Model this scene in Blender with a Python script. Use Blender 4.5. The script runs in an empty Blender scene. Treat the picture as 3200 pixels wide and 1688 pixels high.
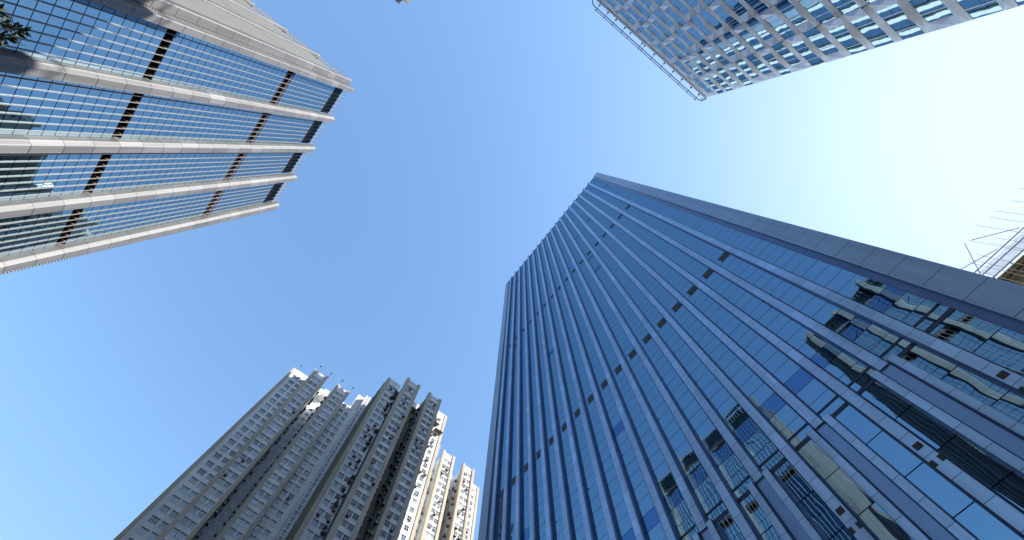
import bpy, math, random
from mathutils import Matrix, Vector
R_ = math.radians
random.seed(7)
S = bpy.context.scene
C = S.collection
ZO = 1.6                                  # eye height above the pavement; heights below are given from eye level
# ------------------------------------------------------------------ camera
RW = ((0.7870509274, -0.5999616409, -0.1435160867),
      (-0.6166266677, -0.7583598430, -0.2113336253),
      (0.0179552316, 0.2548261721, -0.9668201652))
cam = bpy.data.objects.new('camera', bpy.data.cameras.new('camera'))
C.objects.link(cam)
cam.data.sensor_width = 36.0
cam.data.lens = 15.75
cam.data.clip_start = 0.1
cam.data.clip_end = 6000
cam.matrix_world = Matrix.Translation((0, 0, ZO)) @ Matrix(RW).to_4x4()
S.camera = cam
# ------------------------------------------------------------------ sky and sun
EL, AZ = R_(35.6), R_(-44.5)
sd = Vector((math.cos(EL) * math.cos(AZ), math.cos(EL) * math.sin(AZ), math.sin(EL)))
W = bpy.data.worlds.new('World'); S.world = W; W.use_nodes = True
nt = W.node_tree; nt.nodes.clear()
sky = nt.nodes.new('ShaderNodeTexSky'); sky.sky_type = 'NISHITA'; sky.sun_disc = False
sky.sun_elevation = EL; sky.sun_rotation = math.pi / 2 - AZ
sky.altitude = 30; sky.air_density = 1.4; sky.dust_density = 0.9; sky.ozone_density = 4.0
bg = nt.nodes.new('ShaderNodeBackground'); bg.inputs[1].default_value = 0.15
wo = nt.nodes.new('ShaderNodeOutputWorld')
# thin veil: the glare round the sun levels off instead of growing without end
spx = nt.nodes.new('ShaderNodeSeparateColor'); cmb = nt.nodes.new('ShaderNodeCombineColor'); nt.links.new(sky.outputs[0], spx.inputs[0])
def wm(op, a, b):
    k = nt.nodes.new('ShaderNodeMath'); k.operation = op
    for i, q in enumerate((a, b)):
        if isinstance(q, float): k.inputs[i].default_value = q
        else: nt.links.new(q, k.inputs[i])
    return k.outputs[0]
for ci, cap in enumerate((2.85, 3.3, 4.5)):
    x = spx.outputs[ci]
    dn = wm('POWER', wm('ADD', wm('POWER', wm('DIVIDE', x, cap), 3.0), 1.0), 1 / 3)
    nt.links.new(wm('MULTIPLY', wm('DIVIDE', x, dn), (0.92, 1.02, 1.07)[ci]), cmb.inputs[ci])
nt.links.new(cmb.outputs[0], bg.inputs[0]); nt.links.new(bg.outputs[0], wo.inputs[0])
sl = bpy.data.lights.new('sun', 'SUN'); sl.energy = 4.5; sl.angle = R_(0.5); sl.color = (1.0, 0.955, 0.89)
sun = bpy.data.objects.new('sun', sl); C.objects.link(sun)
sun.rotation_euler = sd.to_track_quat('Z', 'Y').to_euler(); sun.location = (60, -60, 200)
S.view_settings.view_transform = 'Standard'; S.view_settings.look = 'None'
S.view_settings.exposure = 1.2; S.view_settings.gamma = 1
S.render.engine = 'CYCLES'
S.cycles.caustics_reflective = False; S.cycles.caustics_refractive = False
S.cycles.max_bounces = 8; S.cycles.glossy_bounces = 6

# ------------------------------------------------------------------ materials
def nodes(name):
    m = bpy.data.materials.new(name); m.use_nodes = True
    t = m.node_tree; t.nodes.clear()
    return m, t, t.nodes.new('ShaderNodeOutputMaterial')
def tex_noise(t, scale, detail=3, stretch=None):
    g = t.nodes.new('ShaderNodeNewGeometry')
    n = t.nodes.new('ShaderNodeTexNoise'); n.inputs['Scale'].default_value = scale; n.inputs['Detail'].default_value = detail
    if stretch:
        mp = t.nodes.new('ShaderNodeMapping'); mp.inputs['Scale'].default_value = stretch
        t.links.new(g.outputs['Position'], mp.inputs[0]); t.links.new(mp.outputs[0], n.inputs['Vector'])
    else:
        t.links.new(g.outputs['Position'], n.inputs['Vector'])
    return n
def ramp(t, fac, stops):
    r = t.nodes.new('ShaderNodeValToRGB'); e = r.color_ramp.elements
    e[0].position, e[0].color = stops[0][0], (*stops[0][1], 1)
    e[1].position, e[1].color = stops[-1][0], (*stops[-1][1], 1)
    for p, c in stops[1:-1]:
        x = e.new(p); x.color = (*c, 1)
    t.links.new(fac, r.inputs[0]); return r
def mat(name, col, rough=0.6, metal=0.0, var=0.12, scale=0.6, stretch=None, spec=0.4, bump=0.0):
    m, t, o = nodes(name)
    b = t.nodes.new('ShaderNodeBsdfPrincipled')
    b.inputs['Roughness'].default_value = rough; b.inputs['Metallic'].default_value = metal
    b.inputs['Specular IOR Level'].default_value = spec
    n = tex_noise(t, scale, 4, stretch)
    lo = tuple(c * (1 - var) for c in col); hi = tuple(min(1, c * (1 + var)) for c in col)
    r = ramp(t, n.outputs[0], [(0.3, lo), (0.7, hi)])
    t.links.new(r.outputs[0], b.inputs['Base Color'])
    if bump:
        bp = t.nodes.new('ShaderNodeBump'); bp.inputs['Strength'].default_value = bump; bp.inputs['Distance'].default_value = 0.05
        t.links.new(n.outputs[0], bp.inputs['Height']); t.links.new(bp.outputs[0], b.inputs['Normal'])
    t.links.new(b.outputs[0], o.inputs[0]); return m
def glass(name, col, rough=0.0, wave=0.02, wscale=0.35, body=(0.01, 0.02, 0.03), fmix=0.12, stretch=None):
    """coated facade glass: a tinted mirror over a dark body, with the slow roll of tempered panes"""
    m, t, o = nodes(name)
    g = t.nodes.new('ShaderNodeBsdfGlossy'); g.inputs['Color'].default_value = (*col, 1); g.inputs['Roughness'].default_value = rough
    d = t.nodes.new('ShaderNodeBsdfDiffuse'); d.inputs['Color'].default_value = (*body, 1)
    n = tex_noise(t, wscale, 1.5, stretch)
    bp = t.nodes.new('ShaderNodeBump'); bp.inputs['Strength'].default_value = 1.0; bp.inputs['Distance'].default_value = wave
    t.links.new(n.outputs[0], bp.inputs['Height']); t.links.new(bp.outputs[0], g.inputs['Normal'])
    mx = t.nodes.new('ShaderNodeMixShader'); mx.inputs[0].default_value = fmix
    t.links.new(g.outputs[0], mx.inputs[1]); t.links.new(d.outputs[0], mx.inputs[2])
    t.links.new(mx.outputs[0], o.inputs[0]); return m
def cladding(name, col, step, var=0.1, rough=0.35, metal=0.6, off=0.0, seam=0.03):
    """metal cladding in panels of a given height: every panel has its own tone, with a dark seam between"""
    m, t, o = nodes(name)
    b = t.nodes.new('ShaderNodeBsdfPrincipled'); b.inputs['Roughness'].default_value = rough; b.inputs['Metallic'].default_value = metal
    g = t.nodes.new('ShaderNodeNewGeometry'); sp = t.nodes.new('ShaderNodeSeparateXYZ'); t.links.new(g.outputs['Position'], sp.inputs[0])
    def math_(op, a, bv=None):
        k = t.nodes.new('ShaderNodeMath'); k.operation = op
        (t.links.new(a, k.inputs[0]) if not isinstance(a, float) else setattr(k.inputs[0], 'default_value', a))
        if bv is not None:
            (t.links.new(bv, k.inputs[1]) if not isinstance(bv, float) else setattr(k.inputs[1], 'default_value', bv))
        return k.outputs[0]
    zz = math_('DIVIDE', math_('SUBTRACT', sp.outputs[2], float(ZO + off)), float(step))
    fl = math_('FLOOR', zz); fr = math_('FRACT', zz)
    hx = math_('ROUND', math_('MULTIPLY', sp.outputs[0], 0.13)); hy = math_('ROUND', math_('MULTIPLY', sp.outputs[1], 0.37))
    cb = t.nodes.new('ShaderNodeCombineXYZ'); t.links.new(hx, cb.inputs[0]); t.links.new(hy, cb.inputs[1]); t.links.new(fl, cb.inputs[2])
    wn = t.nodes.new('ShaderNodeTexWhiteNoise'); t.links.new(cb.outputs[0], wn.inputs['Vector'])
    r = ramp(t, wn.outputs[0], [(0.0, tuple(c * (1 - var) for c in col)), (0.85, col), (1.0, tuple(min(1, c * (1 + var)) for c in col))])
    sm = math_('LESS_THAN', fr, seam / step)
    dk = t.nodes.new('ShaderNodeMixRGB'); dk.blend_type = 'MULTIPLY'; dk.inputs[2].default_value = (0.35, 0.35, 0.38, 1)
    sn = tex_noise(t, 1.0, 5, (1.6, 1.6, 0.09)); sr = ramp(t, sn.outputs[0], [(0.3, (0.80, 0.79, 0.77)), (0.6, (1, 1, 1))])
    st = t.nodes.new('ShaderNodeMixRGB'); st.blend_type = 'MULTIPLY'; st.inputs[0].default_value = 1.0
    t.links.new(r.outputs[0], st.inputs[1]); t.links.new(sr.outputs[0], st.inputs[2])
    t.links.new(sm, dk.inputs[0]); t.links.new(st.outputs[0], dk.inputs[1]); t.links.new(dk.outputs[0], b.inputs['Base Color'])
    t.links.new(b.outputs[0], o.inputs[0]); return m
M = {}
M['t_metal'] = cladding('tower_cladding', (0.165, 0.165, 0.168), 3.65, 0.24, 0.55, 0.0, off=0.4, seam=0.13)
M['t_fin'] = mat('tower_fin', (0.23, 0.23, 0.225), 0.5, 0.1, 0.06)
M['t_glass'] = glass('tower_glass', (0.30, 0.41, 0.48), 0.0, 0.0025, 0.25, (0.02, 0.05, 0.07), 0.1)
M['t_joint'] = mat('tower_joint', (0.05, 0.04, 0.06), 0.5, 0.1, 0.1)
M['t_dark'] = mat('tower_recess', (0.028, 0.018, 0.014), 0.6, 0, 0.3)
M['t_darkglass'] = glass('tower_plant_glass', (0.05, 0.09, 0.10), 0.05, 0.02, 0.8, (0.01, 0.014, 0.018), 0.5)
M['t_beige'] = mat('tower_bracket', (0.22, 0.155, 0.12), 0.7, 0, 0.15)
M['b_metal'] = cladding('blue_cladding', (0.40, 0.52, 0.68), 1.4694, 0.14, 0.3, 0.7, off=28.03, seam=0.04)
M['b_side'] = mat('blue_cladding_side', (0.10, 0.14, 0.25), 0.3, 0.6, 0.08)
M['b_bounce'] = mat('pale_bounce_cladding', (0.80, 0.80, 0.79), 0.6, 0.0, 0.05)  # unseen side ribs: pale to bounce sun onto folded tower and streak its glass
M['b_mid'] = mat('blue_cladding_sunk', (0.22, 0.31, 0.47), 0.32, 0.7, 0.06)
M['b_fascia'] = cladding('blue_fascia', (0.33, 0.405, 0.50), 2.7, 0.05, 0.42, 0.6, off=24.5, seam=0.06)
M['b_glass'] = glass('blue_glass', (0.205, 0.33, 0.43), 0.0, 0.018, 0.28, (0.01, 0.02, 0.05), 0.05)
M['b_glass2'] = glass('blue_glass_dark', (0.10, 0.19, 0.34), 0.0, 0.018, 0.28, (0.005, 0.01, 0.05), 0.05)
M['b_joint'] = mat('blue_joint', (0.012, 0.02, 0.05), 0.5, 0, 0.1)
M['b_louvre'] = mat('blue_louvre', (0.115, 0.12, 0.14), 0.7, 0, 0.1)
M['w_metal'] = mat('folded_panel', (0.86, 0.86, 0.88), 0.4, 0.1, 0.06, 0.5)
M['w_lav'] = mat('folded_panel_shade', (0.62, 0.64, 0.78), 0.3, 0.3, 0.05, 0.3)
M['w_glass'] = glass('folded_glass', (0.33, 0.49, 0.58), 0.0, 0.006, 0.45, (0.10, 0.16, 0.18), 0.18)
M['w_frame'] = mat('folded_frame', (0.78, 0.79, 0.80), 0.35, 0.5, 0.05)
M['rail'] = mat('dark_steel', (0.03, 0.025, 0.035), 0.5, 0.4, 0.2)
def stained(name, col, dirt):
    m, t, o = nodes(name)
    b = t.nodes.new('ShaderNodeBsdfPrincipled'); b.inputs['Roughness'].default_value = 0.85; b.inputs['Specular IOR Level'].default_value = 0.2
    n1 = tex_noise(t, 1.0, 6, (0.9, 0.9, 0.07)); n2 = tex_noise(t, 0.5, 5)
    r1 = ramp(t, n1.outputs[0], [(0.42, (0, 0, 0)), (0.68, (1, 1, 1))]); r2 = ramp(t, n2.outputs[0], [(0.35, tuple(c * .88 for c in col)), (0.7, col)])
    mx = t.nodes.new('ShaderNodeMixRGB'); mx.inputs[2].default_value = (*dirt, 1)
    ml = t.nodes.new('ShaderNodeMath'); ml.operation = 'MULTIPLY'; ml.inputs[1].default_value = 0.45
    t.links.new(r1.outputs[0], ml.inputs[0]); t.links.new(ml.outputs[0], mx.inputs[0])
    t.links.new(r2.outputs[0], mx.inputs[1]); t.links.new(mx.outputs[0], b.inputs['Base Color'])
    t.links.new(b.outputs[0], o.inputs[0]); return m
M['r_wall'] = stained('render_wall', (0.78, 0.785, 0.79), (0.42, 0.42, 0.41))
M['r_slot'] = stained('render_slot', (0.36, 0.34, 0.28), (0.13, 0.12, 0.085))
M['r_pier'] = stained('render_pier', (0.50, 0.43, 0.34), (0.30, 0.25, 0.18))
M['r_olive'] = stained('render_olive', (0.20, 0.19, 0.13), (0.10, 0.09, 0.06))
M['r_white'] = stained('render_roof', (0.72, 0.71, 0.68), (0.45, 0.43, 0.38))
M['r_lift'] = mat('lift_panel', (0.36, 0.33, 0.38), 0.5, 0.1, 0.12)
M['r_liftf'] = mat('lift_frame', (0.82, 0.80, 0.82), 0.5, 0.2, 0.06)
M['r_frame'] = mat('window_frame', (0.62, 0.63, 0.64), 0.5, 0.1, 0.05)
M['r_hood'] = mat('window_hood', (0.16, 0.12, 0.11), 0.8, 0, 0.25)
def pane(name, col, gloss=0.16):
    m, t, o = nodes(name)
    b = t.nodes.new('ShaderNodeBsdfPrincipled'); b.inputs['Roughness'].default_value = 0.08; b.inputs['Specular IOR Level'].default_value = gloss * 5
    n = tex_noise(t, 1.7, 2); r = ramp(t, n.outputs[0], [(0.35, tuple(c * .6 for c in col)), (0.65, col)])
    t.links.new(r.outputs[0], b.inputs['Base Color']); t.links.new(b.outputs[0], o.inputs[0]); return m
M['p_dark'] = pane('pane_dark', (0.05, 0.06, 0.08)); M['p_blue'] = pane('pane_blue', (0.07, 0.12, 0.24))
M['p_pale'] = pane('pane_pale', (0.38, 0.46, 0.52)); M['p_mid'] = pane('pane_mid', (0.17, 0.21, 0.25))
M['p_green'] = pane('pane_green', (0.13, 0.26, 0.26)); M['p_brown'] = pane('pane_brown', (0.06, 0.035, 0.025), 0.03); M['p_cream'] = pane('pane_cream', (0.42, 0.38, 0.28))
M['ac'] = mat('ac_casing', (0.09, 0.085, 0.085), 0.7, 0.1, 0.35, 2.0)
M['ac_l'] = mat('ac_casing_light', (0.34, 0.33, 0.32), 0.7, 0.1, 0.3, 2.0)
M['pipe'] = mat('pipe', (0.30, 0.31, 0.33), 0.6, 0.1, 0.2)
M['bamboo'] = mat('bamboo', (0.17, 0.12, 0.085), 0.7, 0, 0.3, 2)
M['pole'] = mat('glare_washed_pole', (0.42, 0.40, 0.39), 0.7, 0, 0.2, 2)  # paler than the bamboo: washout by sky glare put into the colour
M['tarp'] = mat('brown_tarp', (0.12, 0.095, 0.045), 0.9, 0, 0.3, 0.6)
M['asphalt'] = mat('asphalt', (0.05, 0.05, 0.052), 0.9, 0, 0.2, 2, bump=0.3)
M['paving'] = mat('paving', (0.26, 0.25, 0.24), 0.85, 0, 0.15, 1.5, bump=0.2)
M['paint'] = mat('road_paint', (0.75, 0.75, 0.72), 0.7, 0, 0.06)
M['ground'] = mat('ground', (0.07, 0.07, 0.072), 0.9, 0, 0.2, 0.05)
M['bark'] = mat('bark', (0.09, 0.07, 0.05), 0.9, 0, 0.3, 6)
def leafmat():
    m, t, o = nodes('leaf')
    d = t.nodes.new('ShaderNodeBsdfPrincipled'); d.inputs['Roughness'].default_value = 0.6
    n = tex_noise(t, 2.5, 3); r = ramp(t, n.outputs[0], [(0.3, (0.014, 0.028, 0.010)), (0.7, (0.035, 0.06, 0.022))])
    t.links.new(r.outputs[0], d.inputs['Base Color']); t.links.new(d.outputs[0], o.inputs[0]); return m
M['leaf'] = leafmat()
def netmat():
    m, t, o = nodes('scaffold_net')
    d = t.nodes.new('ShaderNodeBsdfDiffuse'); d.inputs['Color'].default_value = (0.34, 0.38, 0.42, 1)
    tl = t.nodes.new('ShaderNodeBsdfTranslucent'); tl.inputs['Color'].default_value = (0.30, 0.36, 0.42, 1)
    tr = t.nodes.new('ShaderNodeBsdfTransparent')
    a = t.nodes.new('ShaderNodeMixShader'); a.inputs[0].default_value = 0.6
    t.links.new(d.outputs[0], a.inputs[1]); t.links.new(tl.outputs[0], a.inputs[2])
    n = tex_noise(t, 0.9, 3); r = ramp(t, n.outputs[0], [(0.3, (0.15,) * 3), (0.7, (0.4,) * 3)])
    mx = t.nodes.new('ShaderNodeMixShader'); t.links.new(r.outputs[0], mx.inputs[0])
    t.links.new(a.outputs[0], mx.inputs[1]); t.links.new(tr.outputs[0], mx.inputs[2]); t.links.new(mx.outputs[0], o.inputs[0]); return m
M['net'] = netmat()

# ------------------------------------------------------------------ builders
class MB:
    """collects shapes; build() links them as ONE mesh object under its thing (coordinates are world x, y and height from eye level)"""
    def __init__(s): s.v = []; s.f = []; s.m = []
    def quad(s, a, b, c, d, mi=0):
        i = len(s.v); s.v += [a, b, c, d]; s.f.append((i, i + 1, i + 2, i + 3)); s.m.append(mi)
    def tri(s, a, b, c, mi=0):
        i = len(s.v); s.v += [a, b, c]; s.f.append((i, i + 1, i + 2)); s.m.append(mi)
    def box(s, x0, x1, y0, y1, z0, z1, mi=0):
        if x0 > x1: x0, x1 = x1, x0
        if y0 > y1: y0, y1 = y1, y0
        i = len(s.v)
        s.v += [(x0, y0, z0), (x1, y0, z0), (x1, y1, z0), (x0, y1, z0), (x0, y0, z1), (x1, y0, z1), (x1, y1, z1), (x0, y1, z1)]
        for q in ((0, 3, 2, 1), (4, 5, 6, 7), (0, 1, 5, 4), (1, 2, 6, 5), (2, 3, 7, 6), (3, 0, 4, 7)):
            s.f.append(tuple(i + k for k in q)); s.m.append(mi)
        return s
    def prism(s, poly, z0, z1, mi=0, mis=None):
        n = len(poly); i = len(s.v)
        s.v += [(x, y, z0) for x, y in poly] + [(x, y, z1) for x, y in poly]
        for k in range(n):
            s.f.append((i + k, i + (k + 1) % n, i + n + (k + 1) % n, i + n + k)); s.m.append(mis[k] if mis else mi)
        s.f.append(tuple(range(i + n - 1, i - 1, -1))); s.m.append(mi)
        s.f.append(tuple(range(i + n, i + 2 * n))); s.m.append(mi)
        return s
    def tube(s, p, q, r, n=6, mi=0, r2=None):
        p, q = Vector(p), Vector(q); d = (q - p).normalized(); r2 = r if r2 is None else r2
        a = d.orthogonal().normalized(); b = d.cross(a); i = len(s.v)
        for c, rr in ((p, r), (q, r2)):
            for k in range(n):
                w = 2 * math.pi * k / n; s.v.append(tuple(c + a * rr * math.cos(w) + b * rr * math.sin(w)))
        for k in range(n):
            s.f.append((i + k, i + (k + 1) % n, i + n + (k + 1) % n, i + n + k)); s.m.append(mi)
        s.f.append(tuple(range(i + n - 1, i - 1, -1))); s.m.append(mi)
        s.f.append(tuple(range(i + n, i + 2 * n))); s.m.append(mi)
        return s
    def build(s, name, mats, parent=None, label=None):
        me = bpy.data.meshes.new(name)
        ox, oy = (parent['_o'][0], parent['_o'][1]) if parent is not None else (0, 0)
        me.from_pydata([(x - ox, y - oy, z + ZO) for x, y, z in s.v], [], s.f)
        for k in (mats if isinstance(mats, (list, tuple)) else [mats]): me.materials.append(M[k])
        me.polygons.foreach_set('material_index', s.m)
        me.update()
        o = bpy.data.objects.new(name, me); C.objects.link(o)
        if parent is not None: o.parent = parent
        if label: o['label'] = label
        return o
def sub(mb, name, mats, parent, root):
    """a sub-part: same coordinates as the thing, parented to a part (parts sit at their thing's origin)"""
    o = mb.build(name, mats, root); o.parent = parent; return o
def thing(name, x, y, label, cat, group=None):
    o = bpy.data.objects.new(name, None); C.objects.link(o); o.location = (x, y, 0)
    o['_o'] = (x, y); o['label'] = label; o['category'] = cat
    if group: o['group'] = group
    return o
def struct(name, mb, m):
    o = mb.build(name, m); o['kind'] = 'structure'; return o

# ------------------------------------------------------------------ ground
struct('ground', MB().box(-2500, 2500, -2500, 2500, -3.2, -1.75), 'ground')
struct('road', MB().box(-30, 10, -400, 60, -1.74, -1.72), 'asphalt')
pv = MB(); pv.box(-42.5, -30, -400, 60, -1.74, -1.6); pv.box(10, 24.5, -31, 60, -1.74, -1.6); pv.box(-2.5, 10, -31, 60, -1.74, -1.6)
struct('pavement', pv, 'paving')
rm = MB()
for k in range(-60, 12): rm.box(-16.1, -15.95, k * 6.0 - 30, k * 6.0 - 27, -1.7195, -1.7155)
struct('road_marking', rm, 'paint')

# ------------------------------------------------------------------ facade frames: local (u along the wall, p out of the wall, z) -> world
def frame_x(x0, sgn):            # wall plane x = x0 facing sgn*x, u = world y
    return lambda u, p, z: (x0 + sgn * p, u, z)
def frame_y(y0, sgn):            # wall plane y = y0 facing sgn*y, u = world x
    return lambda u, p, z: (u, y0 + sgn * p, z)
def fbox(mb, F, u0, u1, p0, p1, z0, z1, mi=0):
    a = F(u0, p0, z0); b = F(u1, p1, z1)
    mb.box(a[0], b[0], a[1], b[1], z0, z1, mi)
def fpane(mb, F, u0, u1, p, z0, z1, mi=0, tilt=0.004):
    t = [random.uniform(-tilt, tilt) for _ in range(3)]
    mb.quad(F(u0, p + t[0], z0), F(u1, p + t[1], z0), F(u1, p + t[2], z1), F(u0, p + t[0] + t[2] - t[1], z1), mi)
def fprism(mb, F, up, z0, z1, mi=0):
    mb.prism([F(u, p, 0)[:2] for u, p in up], z0, z1, mi)

# ================================================================== WHITE RIBBED TOWER (left) and its twin
TB = 8.95; TZ = 115.5; G0 = -ZO
ROW = 1.4333
BANDS = ((58.4, 59.85), (87.6, 89.05))
def tower_side(T, F, starts, du, ribs, fd=.12):
    """one face: bays between ribs. starts = u of each bay's rib start; du = +1/-1 running direction"""
    for b in starts:
        u0, u1 = (b + du * 1.35, b + du * TB); lo, hi = min(u0, u1), max(u0, u1)
        fins = [b + du * (1.45 + 0.99 * i) for i in range(8)]
        edges = [u0 + du * .02] + fins[1:7] + [u1 - du * .02]
        z = 58.4 - 42 * ROW
        zs = []
        while z < 108.2:
            z1 = z + ROW
            if not any(z < bb - .1 and z1 > aa + .1 for aa, bb in BANDS) and z1 < 108.6: zs.append((max(z, G0), z1))
            z = z1
        for (ka, kb) in ((G0, 58.3), (59.9, 87.5), (89.1, 108.4)):
            g = MB()
            for a, c in zip(edges, edges[1:]):
                a_, c_ = min(a, c) + .02, max(a, c) - .02
                for (za, zb) in zs:
                    if za >= ka - .2 and zb <= kb + .3: fpane(g, F, a_, c_, 0.0, za + .045, zb - .045, 0, 0.0035)
            back = MB(); fbox(back, F, lo, hi, -0.45, -0.06, ka, kb - .05)
            gl = g.build('glass_bay', 't_glass', T); sub(back, 'transom_grid', 't_joint', gl, T)
        for aa, bb in BANDS:
            r = MB(); fbox(r, F, lo, hi, -1.3, -1.0, aa - .3, bb + .3)
            fbox(r, F, lo, hi, -1.0, -.02, bb - .05, bb + .1); fbox(r, F, lo, hi, -1.0, -.02, aa - .1, aa + .03)
            for i in range(8): fbox(r, F, fins[i] - .08, fins[i] + .10, -.7, -.03, bb - .34, bb - .06, 1)
            r.build('louvre_band', ['t_dark', 't_beige'], T)
        r = MB(); fbox(r, F, lo, hi, -.9, -.62, 108.0, 114.9); fbox(r, F, lo, hi, -.62, -.02, 108.3, 108.45, 1)
        for i in range(8): fbox(r, F, fins[i] - .03, fins[i] + .03, -.62, -.5, 108.5, 114.6, 0)
        for k in range(5): fbox(r, F, lo, hi, -.62, -.56, 109.4 + k * 1.15, 109.47 + k * 1.15, 1)
        fbox(r, F, lo, hi, -.62, -.3, 108.45, 109.6, 1)
        r.build('plant_screen', ['t_darkglass', 't_dark'], T)
        tr = MB(); fbox(tr, F, lo, hi, .2, .25, 114.9, 114.96); tr.build('top_rail', 't_fin', T)
        for i in range(1, 8):
            f = MB(); u = fins[i]
            for za, zb in ((G0, 108.45), (112.4, TZ - .1)): fprism(f, F, [(u - .035, -.02), (u - .04, fd if za < 9 else .3), (u + .04, fd if za < 9 else .3), (u + .035, -.02)], za, zb)
            f.build('fin', 't_fin', T)
    for poly in ribs:
        r = MB(); fprism(r, F, poly, G0, TZ); r.build('rib', 't_metal', T)
def ribbed_tower():
    T = thing('ribbed_tower', -60, 32, 'pale office tower with metal ribs and white fins over blue glass, at the left', 'office tower', 'ribbed office towers')
    y0 = 12.85; XF = -42.0
    main = frame_x(XF, 1)
    st = [y0 + TB * k for k in range(4)]
    def mrib(b, flip=False):
        pts = [(b, -.3), (b, .72), (b + .10, .80), (b + .38, 1.14), (b + .42, 1.18), (b + 1.42, 1.18), (b + 1.46, 1.10), (b + 1.46, -.3)]
        if flip: pts = [(2 * flip - u, p) for u, p in pts]
        return pts
    ribs = [mrib(y0 + TB * k) for k in range(1, 4)]
    ribs.append([(y0 + .45, -1.0), (y0 + .45, 1.2), (y0 + .55, 1.26), (y0 + 1.45, 1.26), (y0 + 1.45, -1.0)])
    yl = y0 + TB * 4
    ribs.append([(yl, -.3), (yl, .72), (yl + .10, .80), (yl + .38, 1.14), (yl + .42, 1.18), (yl + 1.45, 1.18), (yl + 1.45, -1.0), (yl + .6, -1.0)])
    tower_side(T, main, st, 1, ribs)
    # street end, facing -y, receding from the corner
    ys = 12.45; side = frame_y(ys, -1)
    sx = [-42.3 - TB * k for k in range(5)]
    sr = []
    for k, x in enumerate(sx):
        sr.append([(x, -1.0), (x, .36), (x - .12, .5), (x - 1.15, .5), (x - 1.35, .25), (x - 1.35, -1.0)])
    tower_side(T, side, sx[:4], -1, sr, .34)
    ye = yl + 1.45; far = frame_y(ye + .85, 1)
    sr2 = [[(x, -1.0), (x, .36), (x - .12, .5), (x - 1.15, .5), (x - 1.35, .25), (x - 1.35, -1.0)] for x in sx]
    tower_side(T, far, sx[:4], -1, sr2, .34)
    xb = sx[-1] - 1.35
    c = MB().box(xb, -43.7, ys + 1.2, ye - .8, G0, 112.0); c.box(xb, -43.3, ys + .5, ye + .3, 60.3, 87.0); c.box(xb, -43.3, ys + .5, ye + .3, G0, 57.8); c.box(xb, -43.3, ys + .5, ye + .3, 89.6, 107.8)
    c.box(xb - .1, xb + .3, ys, ye, G0, TZ, 0)
    c.build('core_wall', 't_dark', T)
    # rows of small studs along the two outer corners of the street front
    for (xx, yy, nm) in ((-42.25, 13.28, 0), (-40.78, yl + 1.52, 1)):
        e = MB(); z = 0.0
        while z < 115: e.box(xx - .05, xx + .10, yy - .10, yy + .06, z, z + .2); z += .42
        q = e.build('edge_studs', 't_fin', T); q['kind'] = 'stuff'
    ln = MB(); ln.box(-42.29, -42.2, 13.15, 13.28, G0, TZ); ln.build('corner_joint', 't_joint', T)
    return T
TW = ribbed_tower()
def copy_tree(o, parent=None):
    c = o.copy(); C.objects.link(c); c.parent = parent
    for ch in list(o.children): copy_tree(ch, c)
    return c
TW2 = copy_tree(TW); TW2.location = (-60, 32 - 60.1, 0)
TW2['label'] = 'second pale ribbed tower, only its two white roof tips showing at the top edge'

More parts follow.
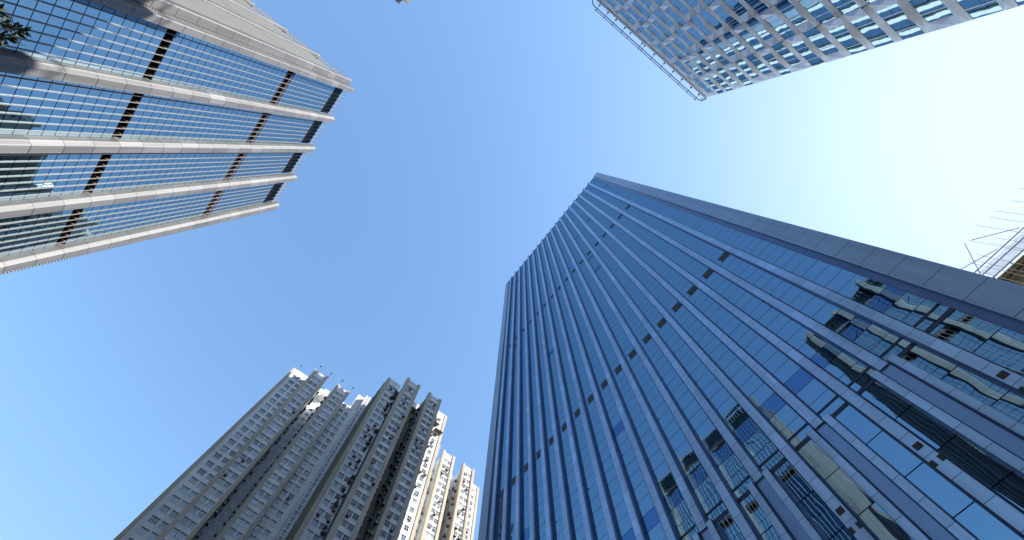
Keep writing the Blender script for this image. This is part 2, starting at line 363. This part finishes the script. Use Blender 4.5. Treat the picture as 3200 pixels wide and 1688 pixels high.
# ================================================================== BLUE GLASS TOWER (right)
BY0, BP = -6.15, 2.523
def blue_tower():
    B = thing('blue_tower', 40, 14.5, 'blue mirror glass office tower with close vertical ribs and grey corner strips, lower right', 'office tower')
    F = frame_x(25.0, -1)
    step = 1.4694; base = 28.03
    ribs = [BY0 + BP * k for k in range(18)]
    edges = [-8.62] + ribs + [38.0]
    for k in range(19):
        a, c = edges[k], edges[k + 1]
        lo = a + (.46 if k else 0.0); hi = c - (.46 if k < 18 else 0.35)
        wide = lambda j: 0 <= j <= 17 and j % 2 == 1
        g = MB(); bk = MB(); fbox(bk, F, lo - .2, hi + .2, -.5, -.07, G0, 156.3)
        z = base
        n = 0
        while z < 155.8:
            z1 = min(z + step, 156.0)
            mi = 1 if n == 0 else (1 if random.random() < .006 else 0)
            fpane(g, F, lo - .12, hi + .12, 0, z + .022, z1 - .022, mi, .0035); z = z1; n += 1
        fpane(g, F, lo - .12, hi + .12, 0, 26.58 + .02, 28.03 - .02, 0); fpane(g, F, lo - .12, hi + .12, 0, 25.78, 26.58 - .02, 0)
        fpane(g, F, lo - .12, hi + .12, 0, 24.98, 25.56, 0)
        z = 24.66
        while z > 0:
            z1 = max(z - 2.6, -1.0); fpane(g, F, lo - .12, hi + .12, 0, z1 + .03, z - .03, 0, .007); z = z1
        gl = g.build('glass_bay', ['b_glass', 'b_glass2'], B)
        sub(bk, 'transom_grid', 'b_joint', gl, B)
        if 1 <= k <= 17:
            for (za, zb, w) in ((48.75, 49.95, 1.12), (95.0, 96.35, 1.12)):
                lv = MB(); fbox(lv, F, lo + .02, lo + .02 + w, .006, .03, za, zb)
                for q in range(7): fbox(lv, F, lo + .05, lo + w - .02, .03, .05, za + .08 + q * (zb - za) / 7.3, za + .13 + q * (zb - za) / 7.3)
                lv.build('louvre', 'b_louvre', B)
            tk = MB(); fbox(tk, F, lo + .1, lo + .9, .004, .02, 144.3, 144.42); fbox(tk, F, lo + .1, lo + .9, .004, .02, 145.6, 145.72); tk.build('vent_slot', 'b_joint', B)
    def rib(y, z0, z1, w0=.46, w1=.31, d=.42, nm='rib'):
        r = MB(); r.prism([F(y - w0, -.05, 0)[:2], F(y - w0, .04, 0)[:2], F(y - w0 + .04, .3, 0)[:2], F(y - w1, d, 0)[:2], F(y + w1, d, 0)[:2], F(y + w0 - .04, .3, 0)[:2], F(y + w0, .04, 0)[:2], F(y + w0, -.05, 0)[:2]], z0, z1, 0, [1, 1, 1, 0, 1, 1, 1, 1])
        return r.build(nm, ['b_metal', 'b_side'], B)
    for k, y in enumerate(ribs):
        if k % 2:
            rib(y, 24.6, 157.0)
            p = MB()      # below the ledge every second rib widens into a pier with a sunk centre
            for (a, c) in ((-.98, -.34), (.34, .98)):
                p.prism([F(y + a, -.05, 0)[:2], F(y + a + .05, .5, 0)[:2], F(y + a + .1, .62, 0)[:2], F(y + c - .1, .62, 0)[:2], F(y + c - .05, .5, 0)[:2], F(y + c, -.05, 0)[:2]], G0, 24.62, 0, [1, 1, 0, 1, 1, 1])
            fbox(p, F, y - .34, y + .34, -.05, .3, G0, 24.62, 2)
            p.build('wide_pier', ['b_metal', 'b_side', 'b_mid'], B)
        else:
            rib(y, G0, 157.0)
            v = MB(); fbox(v, F, y - .2, y + .2, .40, .45, 19.7, 20.05); v.build('drain_hole', 't_dark', B)
            for q in (-.33, .12): v = MB(); fbox(v, F, y + q, y + q + .21, .40, .44, 18.6, 18.95); v.build('drain_hole', 't_dark', B)
        if k % 2:
            for z in (37.55, 58.4, 79.3):
                l = MB(); fbox(l, F, y - .44, y - .36, .38, .47, z, z + .1); fbox(l, F, y + .36, y + .44, .38, .47, z, z + .1); l.build('cradle_pin', 'b_joint', B)
    lg = MB()
    for k in range(19):
        a, c = edges[k], edges[k + 1]
        fbox(lg, F, a + .1, c - .1, -.06, .02, 24.66, 24.92); fbox(lg, F, a + .3, c - .3, -.06, .015, 25.6, 25.74)
    lg.build('ledge', 'b_joint', B)
    # corner strips, parapet and the other walls
    f1 = MB(); f1.box(24.75, 26.5, -10.85, -9.06, G0, 157.0); f1.build('corner_strip', 'b_fascia', B)
    r1 = MB(); r1.box(24.95, 26.4, -9.06, -8.5, G0, 156.4); r1.build('corner_reveal', 'b_side', B)
    f2 = MB(); f2.box(24.75, 26.5, 38.03, 39.8, G0, 156.6); f2.build('corner_strip', 'b_fascia', B)
    r2 = MB(); r2.box(24.95, 26.4, 37.65, 38.03, G0, 156.4); r2.build('corner_reveal', 'b_side', B)
    pr = MB(); pr.box(24.93, 25.6, -9.06, 38.0, 156.0, 156.5); pr.build('parapet', 'b_metal', B)
    XB = 55.3
    for (yy, sg, nm) in ((-10.6, -1, 's'), (39.6, 1, 'n')):
        G = frame_y(yy, sg)
        xs = [26.9 + 2.75 * k for k in range(11)]
        for a, c in zip(xs[:-1], xs[1:]):
            g = MB(); fbox(g, G, a + .4, c - .4, -.6, -.07, G0, 156.0, 1)
            z = G0
            while z < 155.6:
                z1 = min(z + 2 * step, 156); fpane(g, G, a + .3, c - .3, 0, z + .04, z1 - .04, 0, .006); z = z1
            g.build('glass_bay', ['b_glass', 'b_joint'], B)
        for a in xs:
            r = MB(); fbox(r, G, a - .36, a + .36, -.1, .4, G0, 156.8); r.build('rib', 'b_bounce', B)  # ribs out of view, kept pale for the bounce light they give
    co = MB(); co.box(26.4, XB, -10.1, 39.1, G0, 155.7); co.build('core_wall', 'b_side', B)
    return B
blue_tower()

# ================================================================== FOLDED PANEL TOWER (top right)
def folded_tower():
    Y = -32.5; X1 = 23.72; BW = 4.93
    T = thing('folded_tower', 8, -43, 'tower clad in creased silver panels with a rail round its roof, top right', 'office tower')
    F = frame_y(Y, 1)
    PER = 3.63; Z0 = 51.55; WH = 2.53
    pat = {-3: 'R', -2: 'L', -1: 'R', 0: 'R', 1: 'R', 2: 'L', 3: 'R', 4: 'L', 5: 'R', 6: 'L', 7: 'L', 8: 'R', 9: 'L', 10: 'R', 11: 'R', 12: 'L'}
    bays = [(18.42, X1)] + [(18.42 - BW * (j + 1), 18.42 - BW * j) for j in range(5)]
    kmin = -15
    def kind(k, j): return pat.get(k, 'R' if (k * 7 + 3) % 3 else 'L')
    P1, PG = 0.55, 0.0
    for j, (a, c) in enumerate(bays):
        w = c - a
        sk = MB(); frames = MB()
        for k in range(kmin, 13):
            z0 = Z0 + PER * k; z1 = z0 + WH; zt = z0 + PER
            if zt > 100.6: zt = 100.4
            R = kind(k, j) == 'R'
            s = 1.08
            wa, wc = (a + s, c) if R else (a, c - s)
            # window group: three panes set back, their own slight tilts
            g = MB(); n = [0, .24, .72, 1.0] if R else [0, .30, .76, 1.0]
            if z1 < 99.5:
                for q in range(3):
                    u0 = wa + (wc - wa) * n[q]; u1 = wa + (wc - wa) * n[q + 1]
                    fpane(g, F, u0 + .03, u1 - .03, PG, z0 + .04, z1 - .04, 0, .018)
                for q in (1, 2):
                    u = wa + (wc - wa) * n[q]; fbox(frames, F, u - .035, u + .035, -.05, .05, z0, z1)
                fbox(frames, F, wa, wc, -.12, -.06, z0 - .1, z1 + .1)
                vis = (-3 <= k)
                if vis and len(T.children) < 95: g.build('window', 'w_glass', T)
                else:
                    FAR.append(g)
            # solid end: a creased pyramid of four triangles
            sa, sc = (a, a + s) if R else (c - s, c)
            ap = F(sa if R else sc, P1, (z0 + z1) / 2 + (.5 if R else -.5)); mid = F((sa + sc) / 2, .1, z0 + WH * .5)
            A, Bq, Cq, D = F(sa, .02, z0), F(sc, .02, z0), F(sc, .02, z1), F(sa, .02, z1)
            tip = F(sa + .12, .50, z0 + WH * .62) if R else F(sc - .12, .50, z0 + WH * .38)
            if j == 0: tip = F(sa + .5, .22, z0 + WH * .5)
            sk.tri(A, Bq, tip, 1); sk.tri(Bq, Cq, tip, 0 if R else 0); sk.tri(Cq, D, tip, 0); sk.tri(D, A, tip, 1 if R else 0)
            # spandrel: folded band whose crest wanders and swells toward the joints
            zb = z1; zh = zt - z1
            m = 6; rows = []
            for i in range(m + 1):
                u = a + w * i / m; ph = i / m
                cr = zb + zh * (0.34 + 0.30 * math.sin(math.pi * (ph if R else 1 - ph)) )
                pp = 0.16 + 0.30 * abs(2 * ph - 1) ** 1.3 if (k + j) % 2 else 0.16 + 0.30 * (1 - abs(2 * ph - 1)) ** 1.2
                if j == 0: pp *= min(1.0, (1 - ph) * 3)
                rows.append((F(u, .02, zb), F(u, pp, cr), F(u, .02, zt)))
            for i in range(m):
                r0, r1 = rows[i], rows[i + 1]
                sk.tri(r0[0], r1[0], r1[1], 0); sk.tri(r0[0], r1[1], r0[1], 0)
                sk.tri(r0[1], r1[1], r1[2], 0); sk.tri(r0[1], r1[2], r0[2], 0)
            # soffit lips at window head and sill
            sk.quad(F(a, -.1, zb), F(c, -.1, zb), F(c, .02, zb), F(a, .02, zb), 0)
            sk.quad(F(a, -.1, zt), F(c, -.1, zt), F(c, .02, zt), F(a, .02, zt), 0)
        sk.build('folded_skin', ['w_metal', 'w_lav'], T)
        frames.build('window_frame', 'w_frame', T)
    X0 = bays[-1][0]
    st = MB(); o = 0
    for g in FAR:
        for i in range(0, len(g.v), 4): st.quad(*g.v[i:i + 4])
    q = st.build('window', 'w_glass', T); q['kind'] = 'stuff'
    cr = MB(); cr.box(X0 + .05, X1 - .04, Y - 22, Y - .16, G0, 100.2); cr.build('core_wall', 'w_metal', T)
    rf = MB(); rf.box(X0, X1 + .02, Y - .5, Y + .08, 100.4, 101.0); rf.box(X0, X1 + .02, Y - 22, Y - .5, 100.2, 101.0); rf.build('parapet', 'w_metal', T)
    # gondola track round the roof: twin rails with rounded ends, arms and clamps
    zr = 102.4
    def loop(off, x0, x1, r):
        pts = [(x0 - r * 0, Y - 6)] if False else []
        for i in range(9):
            w = math.pi / 2 * i / 8; pts.append((x0 + r - r * math.cos(w) , Y + off - r + r * math.sin(w)))
        n = 16
        for i in range(1, n): pts.append((x0 + r + (x1 - x0 - 2 * r) * i / n, Y + off))
        for i in range(9):
            w = math.pi / 2 * i / 8; pts.append((x1 - r + r * math.sin(w), Y + off - r + r * math.cos(w)))
        return pts
    TR = thing('gondola_rail', 8, -33, 'dark twin rails with clamps running round the roof edge of the creased silver tower', 'roof rail')
    l1 = loop(.62, -7.2, 24.3, 1.3); rr = MB()
    for p, q in zip(l1, l1[1:]): rr.tube((*p, zr), (*q, zr), .10)
    rr.build('inner_rail', 'rail', TR)
    ro = MB(); ro.tube((-5.6, Y + 1.02, zr), (22.9, Y + 1.02, zr), .07); ro.build('outer_rail', 'rail', TR)
    xs = [-5.2, -3.0, -.8, 1.6, 3.2, 6.4, 7.1, 9.8, 12.6, 15.2, 17.7, 20.3, 22.6]
    for x in xs:
        a = MB(); a.tube((x, Y - .3, 101.0), (x, Y - .3, zr + .15), .05); a.tube((x, Y - .35, zr + .1), (x, Y + 1.12, zr), .045)
        a.box(x - .16, x + .16, Y - .45, Y - .1, zr - .1, zr + .25); a.box(x - .09, x + .09, Y + .93, Y + 1.12, zr - .1, zr + .12)
        a.build('arm', 'rail', TR)
    e = MB(); e.tube((23.2, Y, zr), (24.2, Y + .2, zr), .05); e.box(24.1, 24.35, Y - .6, Y - .4, zr - .1, zr + .2); e.tube((23.7, Y - 1, 101), (23.9, Y + .1, zr + .3), .05); e.build('end_bracket', 'rail', TR)
FAR = []
folded_tower()

# ================================================================== RESIDENTIAL BLOCKS
PAL = ['p_dark', 'p_blue', 'p_pale', 'p_mid', 'p_green', 'p_brown', 'p_cream', 'r_frame', 'r_hood']
def proj_ok(x, y, z):
    c = Matrix(RW).transposed() @ Vector((x, y, z))
    if c.z >= 0: return None
    u = 1600 + 1400 * c.x / -c.z; v = 844 - 1400 * c.y / -c.z
    return (u, v) if -40 < u < 3240 and -40 < v < 1720 else None
def add_window(fr, pn, u0, u1, y, z0, z1, kind, wcol, sash):
    """window in a wall facing -y (kind 'y'); fr = frame and hood, pn = glazing"""
    pn.box(u0 + .04, u1 - .04, y - .012, y + .05, z0 + .04, z1 - .04, wcol)
    w = u1 - u0
    fr.box(u0, u1, y - .06, y, z1 - .05, z1, 7); fr.box(u0, u1, y - .06, y, z0, z0 + .05, 7)
    n = 3 if w > 1.0 else 2
    for i in range(n + 1):
        x = u0 + (w - .05) * i / n; fr.box(x, x + .05, y - .055, y, z0, z1, 7)
    fr.box(u0, u1, y - .05, y, z0 + (z1 - z0) * .68, z0 + (z1 - z0) * .68 + .04, 7)
    fr.box(u0 - .03, u1 + .03, y - .15, y, z1 + .03, z1 + .09, 8)
    if sash:
        for i in range(n):
            if random.random() < .6:
                x = u0 + w * (i + .5) / n; fr.quad((x, y - .05, z0), (x + .05, y - .5, z0), (x + .05, y - .5, z1 - .35), (x, y - .05, z1 - .35), 7)
def residential(name, tf, label, H, seed, dark, clutter):
    rnd = random.Random(seed); random.seed(seed)
    fx, fy, spec = tf
    T = thing(name, fx(0) + 9, fy + 8, label, 'apartment block', 'old apartment blocks')
    FH = 2.27; zf = [H - 2.6 - FH * i for i in range(int((H + 1) / FH))]
    wins = []; wall = MB(); acs = []
    pal = [0, 1, 2, 2, 2, 2, 3, 3, 4, 6] if not dark else [0, 0, 0, 1, 2, 3, 3, 1, 4, 5]
    for it in spec:
        k = it[0]
        if k == 'wall':
            _, a, c, yf, yb, h, wn, mt = it
            wall.box(fx(a), fx(c), fy + yf, fy + yb, G0, h, mt)
            for (u0, u1) in wn:
                for z in zf: wins.append((fx(u0), fx(u1), fy + yf, z - .8, z + .24))
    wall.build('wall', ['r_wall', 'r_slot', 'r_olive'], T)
    for it in spec:
        k = it[0]
        if k == 'pier':
            _, a, yf, yb, h = it
            p = MB(); p.box(fx(a) - .36, fx(a) + .36, fy + yf, fy + yb, G0, h); p.build('pier', 'r_pier', T)
        elif k == 'roof':
            _, a, c, y0, y1, z0, z1 = it
            p = MB(); p.box(fx(a), fx(c), fy + y0, fy + y1, z0, z1); p.build('rooftop_house', 'r_white', T)
        elif k == 'parapet':
            _, a, c, yy, h = it
            p = MB(); p.box(fx(a), fx(c), fy + yy - .06, fy + yy + .2, h, h + .75); p.build('parapet', 'r_white', T)
            q = MB(); q.tube((fx(a), fy + yy, h + 1.3), (fx(c), fy + yy, h + 1.3), .03)
            n = max(2, int((c - a) / .9))
            for i in range(n + 1):
                x = fx(a) + (fx(c) - fx(a)) * i / n; q.tube((x, fy + yy, h + .7), (x, fy + yy, h + 1.3), .025)
            q.build('roof_railing', 'r_frame', T)
        elif k == 'slot':
            _, a, c, yf, yb, h = it       # a light well: service boxes and pipes up both flanks
            for s, u in ((1, fx(a)), (-1, fx(c))):
                for z in zf[1:]:
                    if z < 35 and rnd.random() < .5: continue
                    yy = fy + yf + rnd.uniform(.6, 2.2)
                    acs.append((u, u + s * .55, yy, yy + .7, z - .5 + rnd.uniform(-.2, .2), z + .1, 0))
                    if rnd.random() < .6:
                        y2 = fy + yf + rnd.uniform(3, 6); acs.append((u, u + s * .5, y2, y2 + .8, z - .6, z, 0))
            for s, u in ((1, fx(a) + .12), (-1, fx(c) - .12)):
                for dy in (1.2, 3.4):
                    p = MB(); p.tube((u, fy + yf + dy, G0), (u, fy + yf + dy, h - 1), .09); p.build('pipe', 'pipe', T)
            xm = (fx(a) + fx(c)) / 2
            for z in zf: MB().box(xm - .5, xm + .5, fy + yb - .02, fy + yb + .1, z - .6, z + .2).build('well_window', 'p_dark', T)
    # windows: the hundred that show largest are parts, the rest one part
    sc = []
    for w in wins:
        q = proj_ok((w[0] + w[1]) / 2, w[2], w[3])
        d = math.sqrt(((w[0] + w[1]) / 2) ** 2 + w[2] ** 2 + w[3] ** 2)
        sc.append((0 if q else 1, d, w))
    sc.sort(key=lambda t: (t[0], t[1]))
    restf = MB(); restp = MB()
    same = {}
    for i, (o_, d, w) in enumerate(sc):
        key = round(w[3], 1); base = same.setdefault((key), rnd.choice(pal))
        wc = base if rnd.random() < .6 else rnd.choice(pal)
        sash = rnd.random() < .35
        zz = rnd.uniform(-.05, .05)
        if i < 100 and not o_:
            fr = MB(); pn = MB(); add_window(fr, pn, w[0], w[1], w[2], w[3] + zz, w[4] + zz, 'y', wc, sash)
            po = pn.build('window', PAL, T); sub(fr, 'frame', PAL, po, T)
        else: add_window(restf, restp, w[0], w[1], w[2], w[3] + zz, w[4] + zz, 'y', wc, sash)
        if rnd.random() < clutter:
            x = w[0] + rnd.choice([.1, .75]); acs.append((x, x + .55, w[2] - .55, w[2] - .01, w[3] - .48, w[3] - .02, 1 if rnd.random() < .35 else 0))
    ob = restp.build('window', PAL, T); ob['kind'] = 'stuff'
    of = restf.build('frame', PAL, T); of['kind'] = 'stuff'; of.parent = ob
    acs2 = [(0 if proj_ok(a[0], a[2], a[4]) else 1, a[4], a) for a in acs]; acs2.sort(key=lambda t: (t[0], t[1]))
    rest = MB()
    for i, (o_, _, a) in enumerate(acs2):
        m = MB() if (i < 100 and not o_) else rest
        x0, x1 = min(a[0], a[1]), max(a[0], a[1])
        m.box(x0, x1, a[2], a[3], a[4], a[5], a[6])
        m.box(x0 + .08, x1 - .08, a[2] - .02, a[2] + .01, a[4] + .08, a[5] - .06, 1 - a[6])
        m.box(x0 + .02, x0 + .06, a[2], a[3] + .1, a[4] - .12, a[4] + .0, 0); m.box(x1 - .06, x1 - .02, a[2], a[3] + .1, a[4] - .12, a[4] + .0, 0)
        if m is not rest: m.build('air_conditioner', ['ac', 'ac_l'], T)
    if rest.v:
        ob = rest.build('air_conditioner', ['ac', 'ac_l'], T); ob['kind'] = 'stuff'
    return T
def bay(a, c, yf, h):
    """two piers with a pair of windows between"""
    m = (a + c) / 2; w = 1.08
    return [('wall', a, c, yf + .32, yf + 12, h - .5, [(m - .10 - w, m - .10), (m + .10, m + .10 + w)], 0), ('pier', a, yf, yf + 1.2, h + .7), ('pier', c, yf, yf + 1.2, h + .7), ('parapet', a + .4, c - .4, yf + .32, h - .5)]
# block A: rear left, mostly in the blue tower's shade
specA = [('wall', -12.9, -8.45, 3.4, 16, 109.6, [(-11.75, -10.35), (-9.9, -8.75)], 0), ('parapet', -12.9, -8.45, 3.4, 109.6)]
specA += [('pier', -12.95, 3.2, 4.4, 110.2)]
specA += bay(-8.05, -4.63, 0.0, 110.0)
specA += [('wall', -4.3, -1.2, 9.0, 16, 109.0, [], 0), ('slot', -4.22, -1.32, 0.4, 9.0, 109)]
specA += bay(-0.95, 2.50, 0.0, 110.0)
specA += [('wall', 2.9, 7.3, 2.4, 16, 108.6, [(3.15, 4.35), (4.7, 5.9)], 0), ('wall', -12.5, 7.2, 12.2, 24, 109.0, [], 0)]
specA += [('roof', -7.6, -4.5, 4.5, 9.0, 109.4, 112.5), ('roof', -4.4, -1.0, 9.1, 12.0, 108.6, 117.0), ('roof', -3.2, -1.6, 6.5, 9.1, 112.0, 114.5), ('roof', 2.8, 5.0, 5.5, 9.0, 108.6, 112.5), ('roof', 5.3, 7.25, 2.5, 7.5, 108.6, 115.2)]
A = residential('apartment_block', (lambda x: x, 79.4, specA), 'shaded apartment block leftmost in the row, with a panelled lift shaft on its right side', 110, 3, False, .04)
lift = MB()
lift.box(7.3, 8.62, 80.3, 92, G0, 114.6, 0)
lift.build('lift_shaft', 'r_olive', A)
pl = MB(); fr = MB()
z = 2.0
while z < 114:
    pl.box(7.42, 8.2, 80.2, 80.29, z + .12, z + 1.42); fr.box(7.3, 8.3, 80.08, 80.28, z, z + .17); z += 1.52
for x in (7.26, 8.2, 8.46): fr.box(x, x + .15, 80.06, 80.28, 2, 114.4)
pl.build('lift_panel', 'r_lift', A); fr.build('lift_frame', 'r_liftf', A)
for (x, y) in ((-12.2, 82.6), (-7.9, 79.3), (-4.4, 79.3), (-.8, 79.3), (2.7, 79.3)):
    l = MB(); l.tube((x, y, 110.0), (x + .1, y - .4, 111.9), .035); l.box(x - .1, x + .28, y - .62, y - .25, 111.8, 112.05); l.build('roof_lamp', 'ac', A)
# block B: nearest, shade on the left, sun on its right wing
specB = [('wall', 8.75, 12.75, 3.3, 20, 109.6, [(9.7, 10.85), (11.15, 12.3)], 0), ('parapet', 8.75, 12.75, 3.3, 109.6), ('pier', 8.95, 3.1, 4.1, 110.2)]
specB += bay(13.19, 16.68, 0.0, 110.0)
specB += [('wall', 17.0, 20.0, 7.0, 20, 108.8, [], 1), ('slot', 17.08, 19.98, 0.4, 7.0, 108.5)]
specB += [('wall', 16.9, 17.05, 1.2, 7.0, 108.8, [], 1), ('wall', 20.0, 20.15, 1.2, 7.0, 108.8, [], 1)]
specB += bay(20.38, 23.82, 0.0, 110.0)
specB += [('wall', 24.2, 27.7, 3.3, 20, 109.8, [(24.5, 25.5), (25.9, 26.9)], 0), ('pier', 28.05, 3.1, 4.2, 110.6), ('parapet', 24.2, 27.6, 3.3, 109.8)]
specB += [('wall', 9.0, 28.3, 12.2, 26, 108.9, [], 0), ('roof', 15.5, 20.8, 5.5, 9.5, 108.8, 111.2)]
Bk = residential('apartment_block', (lambda x: x, 65.7, specB), 'nearest apartment block in the row, middle one, its right wing in bright sun', 110, 5, True, .22)
sw = MB()
for i, y in enumerate((70.2, 72.4, 74.6, 76.8)): sw.box(8.45 + .0 * i, 8.76, y, y + 1.1, G0, 109.2 - .6 * i)
sw.box(8.6, 8.76, 68.9, 86, G0, 109.0)
sw.build('side_pilasters', 'r_olive', Bk)
for (x0, x1, z) in ((24.4, 26.3, 103.6), (25.6, 27.9, 101.3)):
    c = MB(); c.quad((x0, 68.95, z + .5), (x1, 68.95, z + .5), (x1, 67.5, z), (x0, 67.5, z)); c.quad((x0, 68.95, z + .42), (x0, 67.5, z - .08), (x1, 67.5, z - .08), (x1, 68.95, z + .42)); c.build('awning', 'r_hood', Bk)
rnd = random.Random(4)
for i in range(26):       # drying racks and planters hung on the left wing
    z = rnd.uniform(58, 109); x = rnd.uniform(11.9, 12.7)
    d = MB(); d.box(x - .35, x + .3, 68.1, 68.95, z, z + .12); d.box(x - .2, x + .1, 68.2, 68.7, z + .12, z + .5, 1)
    for q in range(4): d.tube((x - .3 + .18 * q, 67.9, z + .06), (x - .3 + .18 * q, 68.98, z + .06), .02)
    d.build('window_rack', ['ac', 'r_hood'], Bk)
an = MB(); an.tube((16.9, 68.5, 109), (16.9, 68.5, 113), .05); an.tube((16.3, 68.5, 112.4), (17.5, 68.5, 112.4), .03); an.tube((16.4, 68.5, 111.8), (17.4, 68.5, 111.8), .03); an.build('aerial', 'rail', Bk)
# block C: farther right, fully sunlit
sc_ = 1.222
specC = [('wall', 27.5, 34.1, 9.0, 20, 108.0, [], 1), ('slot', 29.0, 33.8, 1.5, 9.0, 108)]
specC += bay(34.25, 37.65, 0.0, 110.0)
specC += [('wall', 37.95, 41.0, 8.0, 20, 108.6, [], 0), ('slot', 38.05, 40.95, 0.4, 8.0, 108)]
specC += bay(41.3, 44.62, 0.0, 110.0)
specC += [('wall', 45.0, 48.9, 3.6, 20, 109.0, [(45.3, 46.3), (46.8, 47.8)], 0), ('pier', 48.95, 3.4, 4.5, 109.8), ('parapet', 45.0, 48.6, 3.6, 109.0)]
specC += [('wall', 28.0, 49.0, 12.2, 26, 108.6, [], 0), ('roof', 38.5, 41.0, 5.5, 9.0, 108.6, 110.5)]
Ck = residential('apartment_block', (lambda x: x, 78.1, specC), 'sunlit cream apartment block at the right end of the row, beside the blue glass tower', 110, 9, True, .2)
an = MB(); an.tube((33.4, 80.5, 109), (33.4, 80.5, 115), .06); an.tube((32.7, 80.5, 114.4), (34.1, 80.5, 114.4), .04); an.tube((32.8, 80.5, 113.6), (34.0, 80.5, 113.6), .04); an.build('aerial', 'r_frame', Ck)

for b_ in (A, Bk, Ck):
    k = 1.028 if b_ is A else 1.035; b_.scale = (k, k, k); b_.location = (b_.location.x * k, b_.location.y * k, ZO * (1 - k))
# ================================================================== BUILDING UNDER SCAFFOLD (far right)
def scaffold():
    T = thing('scaffolded_building', 65, -35, 'brown tarped building behind bamboo scaffolding and pale netting at the right edge', 'building')
    b = MB(); b.box(56.3, 75, -60, -24.3, G0, 54.2); b.build('tarp_wall', 'tarp', T)
    b = MB(); b.box(55.9, 56.3, -60, -24.0, 53.9, 54.35); b.box(55.5, 55.8, -60, -24.0, 53.4, 53.6); b.build('floor_edge', 'tarp', T)
    SC = thing('bamboo_scaffold', 55.4, -35, 'open bamboo scaffold with pale nets and tall loose poles sticking up at the right edge', 'scaffold')
    rr = random.Random(2)
    zl = [56.4, 55.35, 54.1, 53.55, 52.3, 50.6] + [49 - 2.1 * k for k in range(23)]
    for i, z in enumerate(zl):
        m = MB(); m.tube((55.0 + .01 * i, -23.9, z), (55.0, -58, z + .1), .075); m.build('ledger', 'bamboo', SC)
    tips = [(-33.32, 61.4), (-32.18, 61.2), (-30.73, 61.8), (-28.32, 60.7), (-29.47, 58.2), (-28.7, 58.1), (-26.68, 58.1), (-25.73, 57.9), (-25.23, 58.3), (-24.3, 56.2), (-35, 60.9), (-37, 61.3), (-39.5, 60.4)] + [(-41.5 - 1.6 * k, 60 + rr.uniform(-1, 1)) for k in range(10)]
    for y, z in tips:
        m = MB(); m.tube((54.93, y, G0), (54.93, y + rr.uniform(-.1, .1), z), .045, r2=.03); m.build('upright', 'pole', SC)
    for (y0, z0, y1, z1) in ((-27.81, 60.8, -23.6, 54.8), (-28.41, 60.3, -31.3, 56.6), (-23.4, 58.2, -27.92, 56.5)):
        m = MB(); m.tube((54.8, y0, z0), (54.8, y1, z1), .05); m.build('brace', 'bamboo', SC)
    for y in [-24.2 - 2.4 * k for k in range(14)]:
        m = MB(); m.tube((55.0, y, 54.1), (56.3, y, 53.7), .06); m.build('putlog', 'bamboo', SC)
    ys = [-24.4 - 1.85 * k for k in range(18)]
    for a, c in zip(ys, ys[1:]):
        n = MB(); N = 5; g = []
        for i in range(N + 1):
            for j in range(N + 1):
                s, t_ = i / N, j / N
                sag = .22 * math.sin(math.pi * s) * (t_ if t_ > .5 else .3)
                g.append((55.15 + rr.uniform(0, .1), a + (c - a) * s, 54.15 + 2.2 * t_ - sag * (1 if t_ > .9 else .2)))
        for i in range(N):
            for j in range(N):
                k = i * (N + 1) + j; n.quad(g[k], g[k + N + 1], g[k + N + 2], g[k + 1])
        n.build('net', 'net', SC)
scaffold()

# ================================================================== STREET TREE (its twigs reach into the top left corner)
def tree():
    T = thing('street_tree', -11.6, 4.9, 'dark leafy twigs of a street tree poking in at the top left corner', 'tree')
    rr = random.Random(11)
    t = MB(); P = [Vector((-11.6, 4.9, -1.6)), Vector((-11.5, 4.85, 1.5)), Vector((-11.3, 4.7, 4.5)), Vector((-11.2, 4.6, 7.0)), Vector((-11.4, 4.7, 9.5))]
    rad = [.2, .17, .14, .10, .04]
    for i in range(4): t.tube(P[i], P[i + 1], rad[i], 8, 0, rad[i + 1])
    t.build('trunk', 'bark', T)
    leaves = MB(); limbs = MB()
    def spray(p, q, n, spread, size):
        p, q = Vector(p), Vector(q); limbs.tube(p, q, .035, 5, 0, .006)
        d = (q - p)
        for i in range(n):
            s = rr.random() ** .8; w = spread * (1 - .75 * s)
            c = p + d * s + Vector((rr.gauss(0, w), rr.gauss(0, w), rr.gauss(0, w)))
            a = Vector((rr.gauss(0, 1), rr.gauss(0, 1), rr.gauss(0, 1))).normalized(); a = (a + d.normalized() * .9).normalized()
            b = a.orthogonal().normalized(); b = (b * math.cos(i) + a.cross(b) * math.sin(i))
            L = size * rr.uniform(.7, 1.4); Wd = L * .2
            leaves.quad(tuple(c), tuple(c + a * L * .5 + b * Wd), tuple(c + a * L), tuple(c + a * L * .5 - b * Wd))
    def at(u, v, dist):
        c = Vector((u - 1600, 844 - v, -1400)); r = Matrix(RW) @ c; r.normalize(); return r * dist
    # twigs in frame
    spray(at(-190, 20, 13.0), at(72, 94, 12.2), 170, .12, .12)
    spray(at(-200, 110, 13.0), at(46, 124, 12.2), 140, .11, .12)
    spray(at(-190, -60, 13.2), at(8, 45, 12.6), 60, .1, .15)
    limbs.tube(P[3], at(-190, 20, 13.0), .07, 6, 0, .035); limbs.tube(P[2], at(-200, 110, 13.0), .07, 6, 0, .035); limbs.tube(P[3], at(-190, -60, 13.2), .06, 6, 0, .035)
    for i in range(26):
        a = rr.uniform(0, 6.28); el = rr.uniform(-.2, 1.1); L = rr.uniform(1.2, 2.2); s = P[2].lerp(P[4], rr.random())
        d = Vector((math.cos(a) * math.cos(el), math.sin(a) * math.cos(el), math.sin(el)))
        if d.x > .1 and d.y > -.4: d.x = -d.x
        spray(s, s + d * L, 170, .3, .22)
    limbs.build('limbs', 'bark', T); leaves.build('crown', 'leaf', T)
tree()
for o in list(C.objects):
    if '_o' in o: del o['_o']
